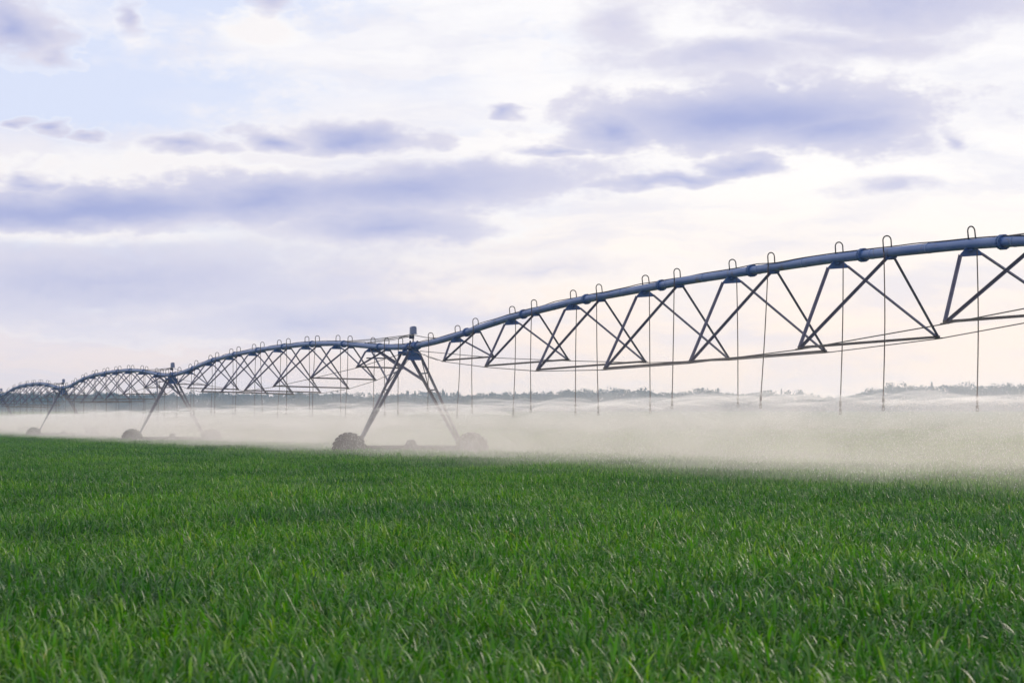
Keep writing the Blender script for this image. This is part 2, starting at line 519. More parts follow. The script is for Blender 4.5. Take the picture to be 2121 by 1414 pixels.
def make_span(idx, label, roll, pitch, proto=None):
    org = TOWERS[idx] + Vector((0, 0, HJ))
    root = bpy.data.objects.new('irrigation_span', None)
    col.objects.link(root)
    root.empty_display_size = 0.3
    root.location = org
    root.rotation_euler = (roll, pitch, YAW)
    tag(root, label, 'irrigation span', 'blue truss spans of the irrigation machine')
    MW = Matrix.Translation(org) @ root.rotation_euler.to_matrix().to_4x4()
    if proto is None:
        # ---- pipe, a chain of bolted lengths
        pts = [(x, 0, arch(x)) for x in np.linspace(0.45, SPAN - 0.45, 90)]
        pipe = MB().tube(pts, R, 18).build('pipe', M_PIPE, root, True)
        for x in [0.5] + STN + [SPAN - 0.5]:
            z, sl = arch(x), (arch(min(x + .3, SPAN)) - arch(max(x - .3, 0))) / 0.6
            fl = MB()
            for dx in (-0.035, 0.035):
                fl.lathe([(R - 0.01, -0.02 + dx), (R + 0.045, -0.02 + dx), (R + 0.045, 0.02 + dx), (R - 0.01, 0.02 + dx)], 'x', (0, 0, 0), 14)
            for k in range(8):
                a = 2 * math.pi * (k + .5) / 8
                fl.tube([(-0.08, (R + .026) * math.cos(a), (R + .026) * math.sin(a)), (0.08, (R + .026) * math.cos(a), (R + .026) * math.sin(a))], 0.010, 5)
            o = fl.build('flange', M_GUSSET, pipe)
            o.location = (x, 0, z)
            o.rotation_euler = (0, -math.atan(sl), 0)
        for x in [s + q for s in STN for q in (-2.75, 0.42)]:      # weld rings
            if 1 < x < SPAN - 1:
                sl = (arch(x + .3) - arch(x - .3)) / 0.6
                o = MB().lathe([(R - 0.004, -0.03), (R + 0.004, -0.03), (R + 0.004, 0.03), (R - 0.004, 0.03)], 'x', (0, 0, 0), 18).build('weld_ring', M_PIPE, pipe, True)
                o.location = (x, 0, arch(x))
                o.rotation_euler = (0, -math.atan(sl), 0)
        cpts = []
        for x in np.linspace(0.6, SPAN - 0.6, 170):
            w = math.sin(x * 1.7) * 0.5 + math.sin(x * 0.63 + 1.0) * 0.5
            a = rad(95 + 33 * w)                                       # wanders over the crown of the pipe
            lift = 0.012 + 0.022 * max(0.0, math.sin(x * 0.9 + 0.4)) ** 3
            cpts.append((x, (R + lift) * math.cos(a), arch(x) + (R + lift) * math.sin(a)))
        MB().tube(cpts, 0.013, 6).build('cable', M_CABLE, root, True)
        # ---- trusses
        nodes = {-1: [], 1: []}
        for k, s in enumerate(STN):
            h, z = HALF[k], SPZ[k] - HJ
            for sd in (-1, 1):
                nodes[sd].append(Vector((s, sd * h, z)))
            MB().bar((s, -h - 0.03, z + 0.02), (s, h + 0.03, z + 0.02), 0.07, 0.055).build('spreader', M_ROD, root)
            xb, xv = s - AB, s + AB
            # saddle plates: a wide gusset on one side of the station, a narrow one on the other
            zb = arch(xb) - R
            g = MB()
            t0 = 0.006
            prof = [(-0.10, 0.045), (0.10, 0.045), (0.24, -0.075), (0.235, -0.125), (-0.235, -0.125), (-0.24, -0.075)]
            n = len(prof)
            g.add([(xb + dx, a, zb + b) for dx in (-t0, t0) for a, b in prof],
                  [tuple(range(n))[::-1], tuple(range(n, 2 * n))] + [(i, (i + 1) % n, n + (i + 1) % n, n + i) for i in range(n)])
            g.bar((xb - 0.16, 0, zb - 0.012), (xb + 0.16, 0, zb - 0.012), 0.12, 0.03)
            g.build('gusset_plate', M_GUSSET, root)
            zv = arch(xv) - R
            g = MB()
            prof = [(-0.09, 0.04), (0.09, 0.04), (0.11, -0.05), (-0.11, -0.05)]
            g.add([(xv + dx, a, zv + b) for dx in (-t0, t0) for a, b in prof],
                  [(3, 2, 1, 0), (4, 5, 6, 7)] + [(i, (i + 1) % 4, 4 + (i + 1) % 4, 4 + i) for i in range(4)])
            g.bar((xv - 0.17, 0, zv - 0.012), (xv + 0.17, 0, zv - 0.012), 0.13, 0.03)
            g.build('gusset_plate', M_GUSSET, root)
            for sd in (-1, 1):
                nd = nodes[sd][-1]
                MB().angle(nd + Vector((-0.02, 0, 0)), (xb - 0.012, sd * 0.225, zb - 0.09), 0.058, 0.007, (1, 0, 0), sd).build('diagonal_brace', M_STEEL, root)
                MB().angle(nd + Vector((0.02, 0, 0)), (xv + 0.012, sd * 0.085, zv - 0.02), 0.058, 0.007, (1, 0, 0), sd).build('diagonal_brace', M_STEEL, root)
                # node shoe where brace, spreader and rods meet
                MB().bar((s - 0.11, nd.y + sd * 0.012, z - 0.012), (s + 0.11, nd.y + sd * 0.012, z - 0.012), 0.07, 0.03).build('node_shoe', M_ROD, root)
        for sd in (-1, 1):
            chain = [Vector((0.35, sd * 0.10, -0.17))] + nodes[sd] + [Vector((SPAN - 0.35, sd * 0.10, -0.17))]
            for a, b in zip(chain[:-1], chain[1:]):
                MB().tube([a + Vector((0, sd * 0.01, -0.02)), b + Vector((0, sd * 0.01, -0.02))], 0.0125, 6).build('truss_rod', M_ROD, root, True)
    else:
        def rec(src, dst):
            for ch in src.children:
                if ch.name.split('.')[0] in ('gooseneck', 'drop_hose'):
                    continue
                c = copy_to(ch, dst)
                rec(ch, c)
        rec(proto, root)
    # ---- goosenecks and drop hoses, each hanging a little differently
    for x, sd in DROPS:
        z = arch(x)
        wp = MW @ Vector((x, 0, z))
        px = 1060.5 + 4600 * wp.x / wp.y
        if px > 3400:
            continue
        g = bpy.data.objects.new('gooseneck', HOOP[sd])
        col.objects.link(g)
        g.parent = root
        g.location = (x, 0, z)
        g.rotation_euler = (random.uniform(-.03, .03), 0, random.uniform(-.25, .25))
        top = Vector((x, 0.135 * sd, z + 0.03))
        wt = MW @ top
        tip = 1.83 + random.uniform(-0.13, 0.16)
        ln = wt.z - tip
        lean = random.gauss(0, 0.014) + (random.random() < 0.35) * random.uniform(0.02, 0.055)
        bow = random.uniform(-0.03, 0.03)
        mb = MB()
        mb.tube([(bow * math.sin(math.pi * q) * 0.4, bow * math.sin(math.pi * q), -q * (ln - 0.38)) for q in np.linspace(0, 1, 9)], 0.0125, 7)
        h = mb.build('drop_hose', M_HOSE, root, True)
        h.location = top
        h.rotation_euler = (-roll - lean, -pitch, 0)
        sp = bpy.data.objects.new('sprinkler', SPRINK)
        col.objects.link(sp)
        sp.parent = h
        sp.location = (0, 0, -ln)
        hw = MW @ Matrix.Translation(top) @ h.rotation_euler.to_matrix().to_4x4()
        NOZZLES.append(hw @ Vector((0, 0, -ln)))
    # ---- thin control rods reaching to the tower boxes
    xs = SPAN - (10.0 if idx == 0 else 6.8)
    for q, (x0, z0, x1, z1) in enumerate([(xs, arch(xs) + R + 0.01, SPAN, 0.42), (xs + 0.25, arch(xs) + R - 0.02, SPAN, 0.37), (0.0, 0.40, 3.0, arch(3.0) + R)]):
        MB().tube([(x0, 0.03 * (q - 1), z0), ((x0 + x1) / 2, 0.03 * (q - 1), (z0 + z1) / 2 - 0.03), (x1, 0.03 * (q - 1), z1)], 0.014 if q != 1 else 0.010, 6).build('control_rod', M_ROD, root, True)
    return root


spanA = make_span(0, 'nearest and largest blue truss span, running out of the picture on the right', rad(4.6), -0.25 / SPAN)
spanB = make_span(1, 'whole blue truss span between the big middle tower and the next tower left of it', rad(-1.2), 0.0, spanA)
spanC = make_span(2, 'small blue truss span arching between the second and third towers, partly against the wood', rad(0.6), 0.0, spanA)
spanD = make_span(3, 'farthest blue truss span at the left edge, mostly against the dark wood', rad(-0.6), 0.0, spanA)

# ------------------------------------------------------------------ towers
WR = 0.62


def tyre_mesh():
    mb = MB()
    prof = [(0.37, -0.10), (0.44, -0.155), (0.53, -0.165), (0.575, -0.13), (0.585, 0.0), (0.575, 0.13), (0.53, 0.165), (0.44, 0.155), (0.37, 0.10), (0.37, -0.10)]
    mb.lathe(prof, 'x', (0, 0, 0), 40)
    n = 20
    for k in range(n):
        for sd in (-1, 1):
            a0 = 2 * math.pi * k / n
            prev = None
            vs_ = []
            for q, (xx, da) in enumerate([(0.0, 0.0), (0.09, 0.05), (0.165, 0.10)]):
                a = a0 + da
                wd = 0.055
                for r in (0.54 - 0.03 * (q == 2), 0.622 - 0.02 * (q == 2)):
                    for e in (-wd, wd):
                        vs_.append((sd * xx, r * math.cos(a + e), r * math.sin(a + e)))
            fs_ = []
            for q in range(2):
                b = 4 * q
                for i, j in ((0, 1), (1, 3), (3, 2), (2, 0)):
                    fs_.append((b + i, b + j, b + 4 + j, b + 4 + i))
            fs_ += [(0, 2, 3, 1), (8, 9, 11, 10)]
            mb.add(vs_, fs_)
    return mb.mesh('tyre', M_TYRE, False)


def wheel_mesh():
    mb = MB()
    mb.lathe([(0.385, -0.12), (0.40, -0.12), (0.375, -0.09), (0.33, -0.05), (0.30, -0.02), (0.12, -0.03), (0.10, -0.08), (0.0, -0.08)], 'x', (0, 0, 0), 28)
    mb.lathe([(0.385, 0.12), (0.40, 0.12), (0.375, 0.09), (0.33, 0.04), (0.30, 0.01), (0.12, 0.02), (0.10, 0.12), (0.0, 0.12)], 'x', (0, 0, 0), 28)
    for k in range(8):
        a = math.pi * k / 4
        mb.tube([(-0.06, 0.17 * math.cos(a), 0.17 * math.sin(a)), (0.05, 0.17 * math.cos(a), 0.17 * math.sin(a))], 0.014, 6)
    return mb.mesh('wheel', M_BEAM, False)


TYRE, WHEEL = tyre_mesh(), wheel_mesh()
OFF = -0.55                                       # the legs stand a little behind the joint


def make_tower(idx, label, proto=None):
    root = bpy.data.objects.new('drive_tower', None)
    col.objects.link(root)
    root.empty_display_size = 0.4
    root.location = TOWERS[idx]
    root.rotation_euler = (0, 0, YAW)
    tag(root, label, 'irrigation tower', 'wheeled towers of the irrigation machine')
    if proto is not None:
        def rec(src, dst):
            for ch in src.children:
                rec(ch, copy_to(ch, dst))
        rec(proto, root)
        return root
    HB, ZB = 2.28, 0.66
    # base beam, drive shaft and motor
    beam = MB().bar((OFF, -HB + 0.25, ZB), (OFF, HB - 0.25, ZB), 0.16, 0.19).build('base_beam', M_BEAM, root)
    MB().tube([(OFF + 0.17, -HB + 0.3, ZB + 0.05), (OFF + 0.17, HB - 0.3, ZB + 0.05)], 0.022, 8).build('drive_shaft', M_ROD, root, True)
    mo = MB()
    mo.lathe([(0.0, -0.24), (0.10, -0.24), (0.14, -0.20), (0.15, 0.05), (0.13, 0.12), (0.0, 0.12)], 'x', (OFF + 0.05, 0.06, ZB + 0.14), 16)
    mo.box((OFF + 0.05, 0.02, ZB + 0.02), 0.30, 0.42, 0.22)
    for k in range(6):
        mo.lathe([(0.15, -0.18 + 0.04 * k), (0.17, -0.18 + 0.04 * k), (0.17, -0.165 + 0.04 * k), (0.15, -0.165 + 0.04 * k)], 'x', (OFF + 0.05, 0.06, ZB + 0.14), 16)
    mo.build('drive_motor', M_BEAM, root)
    for sd in (-1, 1):
        w = bpy.data.objects.new('wheel', WHEEL)
        col.objects.link(w)
        w.parent = root
        w.location = (OFF + 0.20, sd * HB, WR - 0.01)
        w.rotation_euler = (0.13 * sd, 0, 0)
        ty = bpy.data.objects.new('tyre', TYRE)
        col.objects.link(ty)
        ty.parent = w
        gb = MB()
        gb.lathe([(0.0, -0.14), (0.15, -0.14), (0.18, -0.10), (0.18, 0.06), (0.10, 0.10), (0.0, 0.10)], 'x', (OFF, sd * HB, WR), 16)
        gb.box((OFF, sd * (HB - 0.16), WR + 0.03), 0.22, 0.22, 0.2)
        gb.build('gearbox', M_BEAM, root)
    # four legs: pairs spread along the pipe at the top and close up on the beam
    ztop = HJ - 0.22
    legs = {}
    for sd in (-1, 1):
        for e in (-1, 1):
            a = Vector((OFF + e * 0.12, sd * (HB - 0.36), ZB + 0.10))
            b = Vector((OFF + e * 0.62, sd * 0.16, ztop))
            legs[sd, e] = (a, b)
            MB().angle(a, b, 0.098, 0.010, (1, 0, 0), sd * e).build('leg', M_STEEL, root)
        for q in (0.16, 0.36, 0.60, 0.78):
            p0 = legs[sd, -1][0].lerp(legs[sd, -1][1], q)
            p1 = legs[sd, 1][0].lerp(legs[sd, 1][1], q)
            MB().bar(p0, p1, 0.05, 0.05).build('rung', M_STEEL, root)
        # lacing between the pair
        MB().tube([legs[sd, -1][0].lerp(legs[sd, -1][1], 0.60), legs[sd, 1][0].lerp(legs[sd, 1][1], 0.95)], 0.018, 6).build('lacing_rod', M_STEEL, root, True)
        # long stay from the pipe to the leg pair
        xs = -5.9
        pz = HJ + arch(-xs) - R
        MB().angle((xs + 0.25 * (sd > 0), sd * 0.05, pz), legs[sd, -1][0].lerp(legs[sd, -1][1], 0.70), 0.075, 0.008, (0, 0, 1), sd).build('stay', M_STEEL, root)
    MB().bar((-4.9, -0.46, HJ - 0.29), (-4.9, 0.46, HJ - 0.29), 0.05, 0.05).build('cross_bar', M_STEEL, root)
    for e in (1,):
        xp = OFF + e * 0.635
        prof = [(-0.17, HJ - 0.16), (0.17, HJ - 0.16), (0.27, HJ - 0.47), (0.23, HJ - 0.50), (-0.23, HJ - 0.50), (-0.27, HJ - 0.47)]
        n = len(prof)
        pl = MB().add([(xp + d, a, b) for d in (-0.006, 0.006) for a, b in prof],
                      [tuple(range(n))[::-1], tuple(range(n, 2 * n))] + [(i, (i + 1) % n, n + (i + 1) % n, n + i) for i in range(n)])
        pl.build('head_plate', M_GUSSET, root)
        MB().bar((xp, 0, HJ - 0.30), (xp, 0, HJ - 0.08), 0.16, 0.12, (1, 0, 0)).build('saddle', M_GUSSET, root)
    MB().bar((OFF - 0.64, 0, HJ - 0.185), (OFF + 0.64, 0, HJ - 0.185), 0.10, 0.10).build('cradle', M_GUSSET, root)
    xp = OFF - 0.635
    MB().bar((xp, -0.24, HJ - 0.20), (xp, 0.24, HJ - 0.20), 0.07, 0.12).build('saddle', M_GUSSET, root)
    MB().bar((xp, 0, HJ - 0.30), (xp, 0, HJ - 0.08), 0.16, 0.12, (1, 0, 0)).build('saddle', M_GUSSET, root)
    # flexible joint between two spans
    jo = MB().lathe([(R + 0.0, -0.46), (R + 0.006, -0.44), (R + 0.006, -0.16), (R + 0.06, -0.15), (R + 0.06, -0.11), (R + 0.02, -0.10), (R + 0.045, -0.04), (R + 0.025, 0.0),
                     (R + 0.045, 0.05), (R + 0.02, 0.10), (R + 0.06, 0.11), (R + 0.06, 0.15), (R + 0.006, 0.16), (R + 0.006, 0.44), (R, 0.46)], 'x', (0, 0, HJ), 20)
    jo = jo.build('pipe_joint', M_PIPE, root)
    MB().lathe([(R + 0.03, -0.09), (R + 0.065, -0.06), (R + 0.05, 0.0), (R + 0.065, 0.06), (R + 0.03, 0.09)], 'x', (0, 0, HJ), 20).build('boot', M_DARK, jo, True)
    hk = MB()
    for sd in (-1, 1):
        hk.bar((-0.28, sd * 0.155, HJ - 0.02), (0.28, sd * 0.155, HJ - 0.05), 0.03, 0.09)
        hk.bar((0.0, sd * 0.155, HJ - 0.18), (0.0, sd * 0.13, HJ + 0.20), 0.05, 0.04, (1, 0, 0))
    hk.build('hitch', M_DARK, jo)
    # post with the tower control box
    MB().tube([(-0.08, 0.0, HJ + R), (-0.08, 0.0, HJ + 0.50)], 0.024, 8).build('post', M_ROD, root, True)
    MB().box((-0.10, -0.05, HJ + 0.33), 0.12, 0.16, 0.12).build('switch', M_DARK, root)
    bx = MB()
    prof = [(-0.105, 0.0), (0.105, 0.0), (0.10, 0.22)] + [(0.10 * math.cos(a), 0.22 + 0.05 * math.sin(a)) for a in np.linspace(0.5, math.pi - 0.5, 5)] + [(-0.10, 0.22)]
    n = len(prof)
    bx.add([(-0.08 + d, a, HJ + 0.45 + b) for d in (-0.10, 0.10) for a, b in prof],
           [tuple(range(n))[::-1], tuple(range(n, 2 * n))] + [(i, (i + 1) % n, n + (i + 1) % n, n + i) for i in range(n)])
    bo = bx.build('control_box', M_BOX, root)
    MB().box((-0.08, 0.0, HJ + 0.445), 0.24, 0.24, 0.02).build('box_base', M_BOX, bo)
    MB().tube([(0.66, 0.20, HJ - 0.3), (0.68, 0.34, HJ - 0.42), (0.66, 0.55, HJ - 0.46), (0.62, 0.72, HJ - 0.52)], 0.008, 5).build('loose_wire', M_CABLE, root, True)
    return root


towA = make_tower(0, 'nearest and largest wheeled A-frame tower, in the middle, with a grey control box on top')
make_tower(1, 'second wheeled A-frame tower, left of the middle one, its wheels faint in the spray', towA)
make_tower(2, 'small third A-frame tower standing before the dark wood near the left edge', towA)
make_tower(3, 'farthest A-frame tower, cut by the left edge of the picture', towA)


# ------------------------------------------------------------------ crop
def leaf_material():
    m, t = mat('cereal leaf')
    at = t.n('ShaderNodeAttribute', attribute_name='rnd')
    tip = t.n('ShaderNodeAttribute', attribute_name='along')
    oi = t.n('ShaderNodeObjectInfo')
    c = t.ramp(at.outputs['Fac'], [(0.0, (0.008, 0.055, 0.002)), (0.22, (0.022, 0.125, 0.003)), (0.42, (0.064, 0.235, 0.003)), (0.55, (0.010, 0.068, 0.007)),
                                   (0.70, (0.034, 0.145, 0.014)), (0.80, (0.11, 0.23, 0.06)), (0.88, (0.12, 0.29, 0.005)), (0.95, (0.18, 0.28, 0.10)), (1.0, (0.30, 0.30, 0.18))])
    c = t.mix(t.m('MULTIPLY', t.ss(tip.outputs['Fac'], 0.35, 1.0), 0.42), c, (0.13, 0.20, 0.075))  # sky light caught by bent-over leaf ends, painted in as paler tips
    geo = t.n('ShaderNodeNewGeometry')
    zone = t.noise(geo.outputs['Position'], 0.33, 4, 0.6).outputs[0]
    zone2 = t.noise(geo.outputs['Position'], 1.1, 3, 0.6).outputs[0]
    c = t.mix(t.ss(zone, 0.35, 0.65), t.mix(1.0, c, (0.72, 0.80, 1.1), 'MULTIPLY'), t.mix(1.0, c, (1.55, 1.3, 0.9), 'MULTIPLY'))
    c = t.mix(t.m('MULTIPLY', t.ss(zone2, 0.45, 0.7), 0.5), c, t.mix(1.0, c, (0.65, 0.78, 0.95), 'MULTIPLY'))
    p = t.n('ShaderNodeBsdfPrincipled')
    t.put(p.inputs['Base Color'], c)
    p.inputs['Roughness'].default_value = 0.50
    p.inputs['Specular IOR Level'].default_value = 0.27
    tr = t.n('ShaderNodeBsdfTranslucent')
    t.put(tr.inputs[0], t.mix(1.0, c, (1.4, 1.6, 0.4), 'MULTIPLY'))
    mx = t.n('ShaderNodeMixShader')
    mx.inputs[0].default_value = 0.28
    t.nt.links.new(p.outputs[0], mx.inputs[1])
    t.nt.links.new(tr.outputs[0], mx.inputs[2])
    o = t.n('ShaderNodeOutputMaterial')
    t.nt.links.new(mx.outputs[0], o.inputs[0])
    return m


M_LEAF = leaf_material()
CROP = 0.60                                       # height of the crop


def crop_patch(name, seed, size=0.62, plants=125):
    g = np.random.default_rng(seed)
    V, Fc, rv, al = [], [], [], []
    SEG = 4
    for _ in range(plants):
        bx_, by_ = g.uniform(-size / 2, size / 2, 2)
        hgt = CROP * g.uniform(0.72, 1.0)
        lean = np.array([g.normal(-0.05, 0.10), g.normal(0.0, 0.07)])
        hue = g.random()
        for L in range(5):
            h0 = hgt * (0.44 + 0.115 * L)
            top = L >= 3
            ln = g.uniform(0.085, 0.175) * (0.9 if top else 1.25)
            wd = g.uniform(0.0048, 0.0090) * (0.8 if L == 4 else 1.0)
            az = g.uniform(0, 2 * math.pi)
            dirx, diry = math.cos(az), math.sin(az)
            dirx -= 0.12
            a0 = rad(g.uniform(58, 88)) if top else rad(g.uniform(40, 78))
            curl = rad(g.uniform(10, 60)) if g.random() < 0.28 else rad(g.uniform(80, 200))
            p = np.array([bx_ + lean[0] * h0, by_ + lean[1] * h0, h0])
            side = np.array([-diry, dirx, 0.0])
            side /= np.linalg.norm(side) + 1e-9
            tw = g.uniform(-0.9, 0.9)
            b = len(V)
            r = min(0.93, max(0.0, 0.75 * g.random() + 0.25 * hue))
            if g.random() < 0.02:
                r = g.uniform(0.90, 1.0)
            for s in range(SEG + 1):
                q = s / SEG
                w = wd * (1.0 if q < 0.5 else (1 - (q - 0.5) * 2) ** 0.8) * (0.7 + 0.6 * min(q * 3, 0.5))
                an = a0 - curl * q ** 1.6
                tn = np.array([dirx * math.cos(an), diry * math.cos(an), math.sin(an)])
                nb = np.cross(tn, side)
                sv = side * math.cos(tw * q) + nb * math.sin(tw * q)
                if s == SEG:
                    V.append(p.copy())
                    al.append(q)
                else:
                    V.append(p - sv * w)
                    V.append(p + sv * w)
                    al += [q, q]
                p = p + tn * (ln / SEG) + np.array([lean[0] * 0.06, lean[1] * 0.06, 0])
            for s in range(SEG - 1):
                i = b + 2 * s
                Fc.append((i, i + 1, i + 3, i + 2))
                rv.append(r)
            i = b + 2 * (SEG - 1)
            Fc.append((i, i + 1, i + 2))
            rv.append(r)
        # the straw
        b = len(V)
        tp = np.array([bx_ + lean[0] * hgt, by_ + lean[1] * hgt, hgt * 0.86])
        for k in range(3):
            a = 2.1 * k
            V.append(np.array([bx_ + 0.003 * math.cos(a), by_ + 0.003 * math.sin(a), 0.0]))
            al.append(0)
        V.append(tp)
        al.append(0.2)
        for k in range(3):
            Fc.append((b + k, b + (k + 1) % 3, b + 3))
            rv.append(0.2)
    me = bpy.data.meshes.new(name)
    me.from_pydata([tuple(p) for p in V], [], Fc)
    me.attributes.new('rnd', 'FLOAT', 'FACE').data.foreach_set('value', np.array(rv, np.float32))
    me.attributes.new('along', 'FLOAT', 'POINT').data.foreach_set('value', np.array(al, np.float32))
    me.materials.append(M_LEAF)
    me.shade_smooth()
    return bpy.data.objects.new(name, me)


patches = bpy.data.collections.new('crop_patches')
NVAR = 20
for k in range(NVAR):
    patches.objects.link(crop_patch('crop_patch', 100 + k))


def smooth_noise(x, y, s, seed):
    g = np.random.default_rng(seed)
    out = np.zeros_like(x)
    for _ in range(7):
        a = g.uniform(0, 2 * math.pi)
        k = g.uniform(0.6, 1.7) * s
        out += np.sin((x * math.cos(a) + y * math.sin(a)) * k + g.uniform(0, 6.28))
    return out / 3.0


def scatter(name, y0, y1, step, margin, label, sxy):
    ys = np.arange(y0, y1, step)
    X, Y = [], []
    for y in ys:
        w = 0.235 * y + margin
        xs = np.arange(-w, w, step)
        X.append(xs + rng.uniform(-.3, .3, len(xs)) * step)
        Y.append(np.full(len(xs), y) + rng.uniform(-.3, .3, len(xs)) * step)
    X, Y = np.concatenate(X), np.concatenate(Y)
    keep = rng.random(len(X)) > np.clip((Y - 100.0) / 160.0, 0, 1) ** 0.8   # thins out into the far sheet
    X, Y = X[keep], Y[keep]
    n = len(X)
    hn = smooth_noise(X, Y, 0.9, 3)
    ln = smooth_noise(X, Y, 0.55, 4)
    me = bpy.data.meshes.new(name)
    me.vertices.add(n)
    co = np.stack([X, Y, land(Y)], 1).astype(np.float32)
    me.vertices.foreach_set('co', co.ravel())
    rot = np.stack([rng.normal(0, .05, n) + 0.03 * ln, -0.03 + rng.normal(0, .05, n) - 0.05 * ln, rng.uniform(-2.2, 2.2, n)], 1).astype(np.float32)
    scl = np.stack([np.full(n, sxy), np.full(n, sxy), np.clip(1.0 + 0.08 * hn + rng.normal(0, .045, n), .75, 1.25)], 1).astype(np.float32)
    me.attributes.new('rot', 'FLOAT_VECTOR', 'POINT').data.foreach_set('vector', rot.ravel())
    me.attributes.new('scl', 'FLOAT_VECTOR', 'POINT').data.foreach_set('vector', scl.ravel())
    me.attributes.new('idx', 'INT', 'POINT').data.foreach_set('value', rng.integers(0, NVAR, n).astype(np.int32))
    o = bpy.data.objects.new(name, me)
    col.objects.link(o)
    tag(o, label, 'crop', None, 'stuff')
    ng = bpy.data.node_groups.new(name, 'GeometryNodeTree')
    ng.interface.new_socket('Geometry', in_out='INPUT', socket_type='NodeSocketGeometry')
    ng.interface.new_socket('Geometry', in_out='OUTPUT', socket_type='NodeSocketGeometry')
    gi, go = ng.nodes.new('NodeGroupInput'), ng.nodes.new('NodeGroupOutput')
    ci = ng.nodes.new('GeometryNodeCollectionInfo')
    ci.inputs['Collection'].default_value = patches
    ci.inputs['Separate Children'].default_value = True
    ci.inputs['Reset Children'].default_value = True
    ip = ng.nodes.new('GeometryNodeInstanceOnPoints')
    ip.inputs['Pick Instance'].default_value = True

    def attr(nm, ty):
        a = ng.nodes.new('GeometryNodeInputNamedAttribute')
        a.data_type = ty
        a.inputs['Name'].default_value = nm
        return a.outputs['Attribute']
    ng.links.new(gi.outputs[0], ip.inputs['Points'])
    ng.links.new(ci.outputs[0], ip.inputs['Instance'])
    ng.links.new(attr('idx', 'INT'), ip.inputs['Instance Index'])
    ng.links.new(attr('rot', 'FLOAT_VECTOR'), ip.inputs['Rotation'])
    ng.links.new(attr('scl', 'FLOAT_VECTOR'), ip.inputs['Scale'])
    ng.links.new(ip.outputs[0], go.inputs[0])
    md = o.modifiers.new('scatter', 'NODES')
    md.node_group = ng
    return n


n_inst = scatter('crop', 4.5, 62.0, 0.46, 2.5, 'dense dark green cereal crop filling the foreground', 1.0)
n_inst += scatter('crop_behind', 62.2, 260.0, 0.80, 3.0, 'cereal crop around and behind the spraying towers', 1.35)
print('crop patches', n_inst)


# ------------------------------------------------------------------ far wood
def wood_material():
    m, t = mat('far leaves')
    at = t.n('ShaderNodeAttribute', attribute_name='rnd')
    c = t.ramp(at.outputs['Fac'], [(0.0, (0.012, 0.026, 0.014)), (0.5, (0.022, 0.042, 0.020)), (1.0, (0.045, 0.068, 0.028))])
    p = t.n('ShaderNodeBsdfPrincipled')
    t.put(p.inputs['Base Color'], c)
    p.inputs['Roughness'].default_value = 0.7
    o = t.n('ShaderNodeOutputMaterial')
    t.nt.links.new(p.outputs[0], o.inputs[0])
    return m


